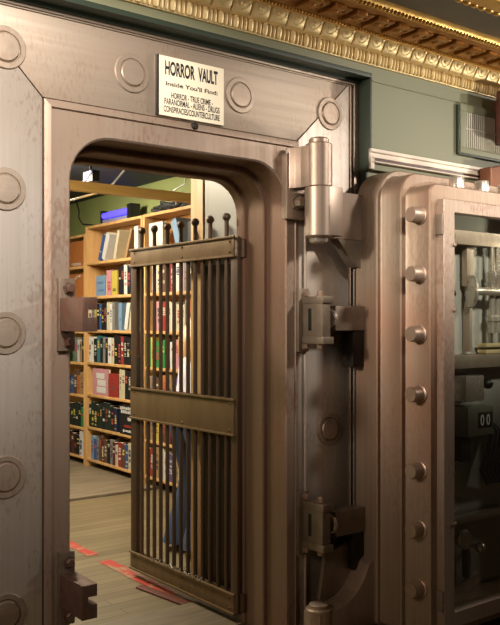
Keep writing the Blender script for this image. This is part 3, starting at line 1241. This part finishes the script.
row(A, 2, ZS[2], -4.48, nbA, ['cream', 'cream', 'black', 'black', 'dark green', 'black', 'black'], (.29, .31), (.05, .07), 2)
row(A, 1, ZS[1], -5.2, -4.5, ['dark green', 'dark green', 'black', 'dark green', 'dark green', 'black', 'dark green', 'dark green', 'black', 'navy', 'blue'], (.24, .31), (.06, .075))
# black face-out book with white and red lettering marks
m = MB()
n0, n1, z = -4.46, -4.06, ZS[1]
m.box(FS + .002, FS + .045, n0, n1, z, z + .30, .002)
bk = m.build('book', BM['black'], None, None, 0)
tag(bk, 'large black face-out book with white and red lettering, second shelf up left of the gate', 'book')
for (a, b_, za, zb) in ((.05, .95, .26, .283), (.1, .9, .222, .245), (.45, .75, .15, .18), (.2, .92, .03, .045)):
    m = MB()
    k = 9
    for i in range(k):
        u0, u1 = a + (b_ - a) * i / k, a + (b_ - a) * (i + .72) / k
        m.box(FS - .0005, FS + .0025, n0 + .4 * u0, n0 + .4 * u1, z + za - R.uniform(0, .006), z + zb + R.uniform(0, .008), 0)
    m.build('cover_lettering', BM['white'], bk, None, 0)
m = MB()
m.box(FS - .0005, FS + .0025, n0 + .1, n1 - .03, z + .075, z + .1)
m.lathe((FS - .0005, n1 - .05, z + .15), (1, 0, 0), [(0, .03), (.003, .03)], 14)
m.build('cover_band', BM['red'], bk, None, 0)
row(A, 0, ZS[0], -5.15, nbA, ['pale blue', 'blue', 'grey', 'brown', 'dark red', 'brown', 'black', 'grey', 'dark red', 'cream', 'red', 'brown', 'blue', 'cream', 'orange', 'red', 'brown', 'dark red'], (.22, .29), (.05, .08))
# --- bookcase B behind the bars
na, nbB = -3.92, -2.64
one(B, 6, 0, -3.86, -3.60, .31, 'white', 0, ('cream', [(.1, .4)]), True, extra='face-out ')
one(B, 6, 1, -3.34, -3.25, .31, 'pale blue', -.35, extra='leaning ')
one(B, 6, 2, -3.15, -2.85, .26, 'black', 0, ('grey', [(.2, .6)]), True, extra='face-out ')
row(B, 5, ZS[5], -3.80, nbB, ['white', 'cream', 'brown', 'black', 'red', 'white', 'pink', 'grey', 'black', 'black', 'purple', 'tan'], (.28, .31), (.06, .10))
row(B, 4, ZS[4], -3.80, nbB, ['tan', 'pink', 'red', 'cream', 'white', 'cream', 'cream', 'grey', 'orange', 'white', 'purple'], (.25, .31), (.06, .10))
row(B, 3, ZS[3], na, nbB, ['green', 'yellow', 'green', 'green', 'dark green', 'white', 'pink', 'white', 'cream', 'red', 'orange'], (.25, .31), (.06, .10))
row(B, 2, ZS[2], na, nbB, ['tan', 'grey', 'brown', 'dark red', 'orange', 'tan', 'grey', 'purple', 'navy', 'white'], (.25, .31), (.06, .10))
row(B, 1, ZS[1], na, nbB, ['brown', 'tan', 'yellow', 'yellow', 'brown', 'red', 'black', 'black', 'red', 'grey', 'brown'], (.25, .31), (.06, .09))
row(B, 0, ZS[0], na, nbB, ['orange', 'red', 'tan', 'cream', 'white', 'purple', 'tan', 'cream', 'brown', 'tan'], (.25, .31), (.06, .10))
# --- furthest bookcase sliver
n0, n1 = -5.73, -5.32
one(Cc, 6, 0, -5.72, -5.34, .29, 'orange', .0, ('white', [(.05, .3)]), True, extra='face-out ', zs=ZB)
m = MB()
z = ZB[5]
m.box(FS + .004, FS + .04, n0, n1, z, z + .30, .002)
bk = m.build('book', BM['orange'], None, None, 0)
tag(bk, 'large orange face-out book with a pale curved stripe, above the upper keeper of the doorway', 'book')
m = MB()
m.tube([(FS + .002, n0 + .02 + .3 * i / 10, z + .14 + .13 * math.sin(i / 10 * 1.5)) for i in range(11)], .01, 6)
m.build('cover_stripe', BM['white'], bk, None, 0)
row(Cc, 3, ZB[3], -5.75, -5.31, ['black', 'black', 'green', 'grey', 'white', 'tan'], (.22, .29), (.05, .08))
row(Cc, 2, ZB[2], -5.75, -5.31, ['navy', 'blue', 'brown', 'orange', 'tan'], (.2, .28), (.07, .1))
row(Cc, 1, ZB[1], -5.75, -5.31, ['black', 'dark green', 'black', 'dark green', 'black', 'green'], (.22, .29), (.06, .08))
row(Cc, 0, ZB[0], -5.75, -5.31, ['black', 'dark red', 'black', 'black', 'white'], (.22, .29), (.07, .09))
row(Cc, 4, ZB[4], -5.75, -5.31, ['cream', 'tan', 'brown', 'yellow', 'white'], (.22, .29), (.07, .09))

# ------------------------------------------------------------------ fittings above the bookcases
m = MB()
m.box(0.6, 3.12, -3.06, -2.98, 1.085, 1.165, .004)
tag(m.build('beam', 'beam'), 'yellow pine beam running across the vault above the bookcases', 'beam')
UV = thing('tube_light', 'small fixture with a glowing violet tube lying on top of the pine bookcase', 'lamp', (2.95, -4.65, ZT))
m = MB()
m.box(2.93, 3.02, -4.97, -4.38, ZT, ZT + .05, .004)
m.box(2.99, 3.02, -4.97, -4.38, ZT + .05, ZT + .15, .004)
m.build('housing', 'uvbox', UV)
for a_, b_, c_ in ((-5.0, -4.965, .155), (-4.385, -4.30, .165)):
    m = MB()
    m.box(2.92, 3.03, a_, b_, ZT, ZT + c_, .004)
    m.build('end_cap', 'black', UV)
m = MB()
m.cyl((2.95, -4.965, ZT + .095), (2.95, -4.385, ZT + .095), .033, 14)
m.build('tube', 'uv', UV)
LP = thing('spot_lamp', 'small black lamp with a white tube hanging under the dark vault ceiling', 'lamp', (1.93, -3.1, 1.2))
m = MB()
m.cyl((1.95, -3.25, 1.46), (1.95, -3.25, 1.30), .01, 8)
m.build('stem', 'black', LP)
m = MB()
m.box(1.93, 2.0, -3.36, -3.18, 1.215, 1.31, .006)
m.build('lamp_body', 'black', LP)
m = MB()
m.cyl((1.925, -3.34, 1.225), (1.925, -3.2, 1.30), .011, 10)
m.build('tube', 'tubew', LP)
m = MB()
m.tube([(1.55, -3.12, .95), (1.70, -3.12, 1.02), (1.85, -3.12, 1.07), (2.0, -3.12, 1.12), (2.1, -3.12, 1.20), (2.2, -3.12, 1.32), (2.25, -3.12, 1.46)], .009, 6)
tag(m.build('cable', 'white'), 'white cable looping up behind the yellow pine beam', 'cable')
m = MB()
r2 = random.Random(4)
for k in range(7):
    a = [(3.0 + r2.uniform(-.08, .08), -3.85 + .17 * i + r2.uniform(-.05, .05), 1.10 + r2.uniform(0, .10)) for i in range(7)]
    m.tube(a, .017, 6)
tag(m.build('cable_bundle', 'blackwire'), 'tangle of black cables lying on top of the bookcase behind the gate knobs', 'cable')
m = MB()
m.tube([(2.98, -5.15, ZT + .01), (2.9, -5.4, 1.12), (2.9, -5.5, 1.2), (2.95, -5.6, 1.3), (2.95, -5.7, 1.46)], .008, 6)
tag(m.build('cable', 'blackwire'), 'thin black cable rising from the left end of the pine bookcase top', 'cable')
m = MB()
m.tube([(2.9, -3.15, 1.46), (2.88, -3.2, 1.38), (2.92, -3.25, 1.30), (2.85, -3.35, 1.24), (2.95, -3.45, 1.12)], .008, 6)
tag(m.build('cable', 'white'), 'thin pale cable hanging from the ceiling to the cable tangle', 'cable')

# ------------------------------------------------------------------ person browsing behind the gate
PS, PN = 2.02, -1.68
PE = thing('person', 'person with long blond hair, white top and flared jeans standing behind the gate bars', 'person', (PS, PN, FL))


def skin_chain(name, verts, edges, mat, parent, root=0):
    me = bpy.data.meshes.new(name)
    o0 = ORIG[parent.name]
    me.from_pydata([tuple(W(*v[:3]) - o0) for v in verts], edges, [])
    ob = bpy.data.objects.new(name, me)
    COL.objects.link(ob)
    ob.parent = parent
    ORIG[ob.name] = o0
    sm = ob.modifiers.new('skin', 'SKIN')
    sm.use_smooth_shade = True
    for i, v in enumerate(verts):
        rx = v[3] * U
        ry = (v[4] if len(v) > 4 else v[3]) * U
        me.skin_vertices[0].data[i].radius = (rx, ry)
        me.skin_vertices[0].data[i].use_root = (i == root)
    ss = ob.modifiers.new('sub', 'SUBSURF')
    ss.levels = 2
    ss.render_levels = 2
    me.materials.append(M[mat])
    return ob


def q(f, r, h):   # f forwards (towards the shelves), r to the person's right, h above the floor
    return (PS + f, PN + r, FL + h)


V = []
E_ = []


def add(p, r, par=None, r2=None):
    V.append(p + ((r, r2) if r2 else (r,)))
    if par is not None:
        E_.append((par, len(V) - 1))
    return len(V) - 1


pel = add(q(-.02, 0, 1.02), .15)
spn = add(q(.0, 0, 1.22), .125, pel)
chs = add(q(.08, 0, 1.46), .15, spn)
nek = add(q(.17, 0, 1.64), .06, chs)
hd0 = add(q(.22, 0, 1.74), .085, nek)
hd1 = add(q(.25, 0, 1.84), .105, hd0)
hd2 = add(q(.24, 0, 1.92), .075, hd1)
for sd in (1, -1):
    sh = add(q(.08, sd * .19, 1.53), .062, chs)
    el = add(q(.04 if sd > 0 else .15, sd * .26, 1.22), .046, sh)
    wr = add(q(.24 if sd > 0 else .36, sd * .19, 1.10), .032, el)
    pa = add(q(.31 if sd > 0 else .43, sd * .17, 1.09), .034, wr)
    for j in range(4):
        k1 = add(q(.37 if sd > 0 else .49, sd * (.145 + .018 * j), 1.085), .0105, pa)
        k2 = add(q(.41 if sd > 0 else .53, sd * (.145 + .017 * j), 1.06 - .003 * abs(j - 1)), .009, k1)
    t1 = add(q(.33 if sd > 0 else .45, sd * .125, 1.10), .0115, pa)
    hp = add(q(-.02, sd * .09, .95), .115, pel)
    kn_ = add(q(.03, sd * .11, .54), .075, hp)
    an = add(q(-.02, sd * .12, .11), .045, kn_)
    ft = add(q(.06, sd * .125, .05), .045, an)
    to = add(q(.17, sd * .13, .035), .035, ft)
skin_chain('body', V, E_, 'skin', PE)
# face
for sd in (1, -1):
    m = MB()
    m.sphere(q(.345, sd * .04, 1.85), .013, 8)
    m.build('eye', 'white', PE)
m = MB()
m.tube([q(.35, 0, 1.86), q(.372, 0, 1.82), q(.355, 0, 1.81)], [.01, .016, .01], 8)
m.build('nose', 'skin', PE)
m = MB()
m.tube([q(.335, -.03, 1.765), q(.347, 0, 1.762), q(.335, .03, 1.765)], .007, 6)
m.build('mouth', BM['dark red'], PE)


def loft_el(name, rings, mat, cap=True):
    m = MB()
    rr = []
    for (f, r, h, a, b) in rings:
        rr.append([q(f + a * math.cos(2 * math.pi * k / 24), r + b * math.sin(2 * math.pi * k / 24), h) for k in range(24)])
    m.ring_loft(rr, cap)
    return m.build(name, mat, PE)


loft_el('top', [(-.02, 0, .93, .155, .195), (-.01, 0, 1.05, .145, .18), (.0, 0, 1.22, .135, .165), (.05, 0, 1.40, .155, .20), (.09, 0, 1.52, .14, .215), (.12, 0, 1.59, .1, .15), (.15, 0, 1.63, .075, .08)], 'shirt')
for sd in (1, -1):
    m = MB()
    m.tube([q(.09, sd * .14, 1.54), q(.085, sd * .2, 1.52), q(.065, sd * .235, 1.40)], [.075, .078, .07], 14)
    m.build('sleeve', 'shirt', PE)
m = MB()
for sd in (1, -1):
    rr = []
    for (f, r, h, a, b) in ((-.02, .075, 1.0, .15, .13), (-.02, .085, .88, .145, .12), (.0, .10, .7, .115, .1), (.03, .11, .54, .092, .088), (.01, .12, .4, .095, .095), (-.02, .12, .22, .125, .12), (-.03, .125, .06, .165, .14)):
        rr.append([q(f + a * math.cos(2 * math.pi * k / 20), sd * r + b * math.sin(2 * math.pi * k / 20), h) for k in range(20)])
    m.ring_loft(rr, True)
m.build('jeans', 'denim', PE)
m = MB()
rr = []
for (f, h, a, b) in ((.26, 1.975, .03, .03), (.235, 1.955, .10, .10), (.20, 1.88, .125, .128), (.15, 1.78, .10, .13), (.06, 1.66, .09, .15), (-.03, 1.56, .07, .16), (-.07, 1.48, .05, .14), (-.085, 1.41, .03, .11), (-.085, 1.35, .01, .07)):
    rr.append([q(f + (a + .008 * math.sin(5 * k)) * math.cos(2 * math.pi * k / 22), (b + .006 * math.cos(7 * k)) * math.sin(2 * math.pi * k / 22), h) for k in range(22)])
m.ring_loft(rr, True)
m.build('hair', 'hair', PE)
for sd in (1, -1):
    m = MB()
    m.prism([(PS - .09, PN + sd * .125 - .05), (PS + .1, PN + sd * .125 - .055), (PS + .2, PN + sd * .125 - .03), (PS + .2, PN + sd * .125 + .04), (PS + .1, PN + sd * .125 + .055), (PS - .09, PN + sd * .125 + .05)], 'sn', FL, FL + .022, .004)
    m.tube([q(.1, sd * .125 - .055, .02), q(.1, sd * .125, .075), q(.1, sd * .125 + .055, .02)], .012, 6)
    m.build('sandal', 'sandal', PE)

# ------------------------------------------------------------------ light
def area(name, loc, target, size, energy, col, size_y=None):
    l = bpy.data.lights.new(name, 'AREA')
    l.energy = energy
    l.color = col
    l.size = size * U
    if size_y:
        l.shape = 'RECTANGLE'
        l.size_y = size_y * U
    o = bpy.data.objects.new(name, l)
    COL.objects.link(o)
    o.location = W(*loc)
    o.rotation_euler = (W(*target) - W(*loc)).to_track_quat('-Z', 'Y').to_euler()
    return o


def spot(name, loc, target, energy, col, angle, blend=1.0, rad=.1):
    l = bpy.data.lights.new(name, 'SPOT')
    l.energy = energy
    l.color = col
    l.spot_size = math.radians(angle)
    l.spot_blend = blend
    l.shadow_soft_size = rad
    o = bpy.data.objects.new(name, l)
    COL.objects.link(o)
    o.location = W(*loc)
    o.rotation_euler = (W(*target) - W(*loc)).to_track_quat('-Z', 'Y').to_euler()
    return o


WARM = (1.0, .90, .81)
spot('key_fill_spot', (6.5, 2.4, 1.85), (0.6, 0, 1.0), 200, WARM, 75, 1.0, .08)
spot('key_fill_spot', (-.8, 3.0, 2.2), (-.1, 0, .92), 640, WARM, 52, 1.0, .25)
spot('key_fill_spot', (.9, 3.5, 2.0), (2.36, .45, .33), 620, WARM, 21, 1.0, .12)  # added narrow fill for the bolt work behind the glass
spot('key_fill_spot', (3.3, 3.4, 2.1), (2.2, .4, .72), 260, WARM, 38, 1.0, .15)  # added fill for the front of the open door
spot('key_fill_spot', (-4.2, .5, 1.5), (1.95, .45, .72), 620, (1, .88, .77), 34, 1.0, .2)  # added grazing fill that brightens the stepped door edge
spot('cornice_fill', (4.4, 1.5, .3), (2.3, .15, 1.65), 110, (1, .90, .72), 70, 1.0, .06)  # added light to brighten the cornice and the green wall
area('lobby_fill', (-3.2, 1.7, 1.4), (1.9, .2, -1.0), 1.2, 34, (1, .72, .54))  # unseen fill added to lift the lower door edge and left plate
area('vault_lamp', (1.9, -3.9, 1.44), (2.4, -3.9, 0), .5, 180, (1, .89, .70), 2.6)
area('vault_lamp', (.6, -1.75, 1.44), (1.0, -1.6, 0), .4, 80, (1, .88, .68), .6)

wd = bpy.data.worlds.new('world')
SC.world = wd
wd.use_nodes = True
bg = wd.node_tree.nodes['Background']
bg.inputs[0].default_value = srgb(160, 132, 106)
bg.inputs[1].default_value = 0.07

# ------------------------------------------------------------------ camera
cam = bpy.data.cameras.new('camera')
co = bpy.data.objects.new('camera', cam)
COL.objects.link(co)
co.location = W(-1.2611, 3.3069, 0)
th = math.radians(37)
fw = Vector((math.sin(th), math.cos(th), 0))
co.rotation_euler = fw.to_track_quat('-Z', 'Y').to_euler()
cam.sensor_fit = 'VERTICAL'
cam.sensor_height = 36
cam.lens = 826 / 625 * 36
cam.shift_y = (322 - 312.5) / 625
cam.clip_start = .05
SC.camera = co
vs = SC.view_settings
vs.view_transform = 'Standard'
vs.look = 'None'
vs.exposure = 0.0
vs.gamma = 1
vs.use_curve_mapping = False
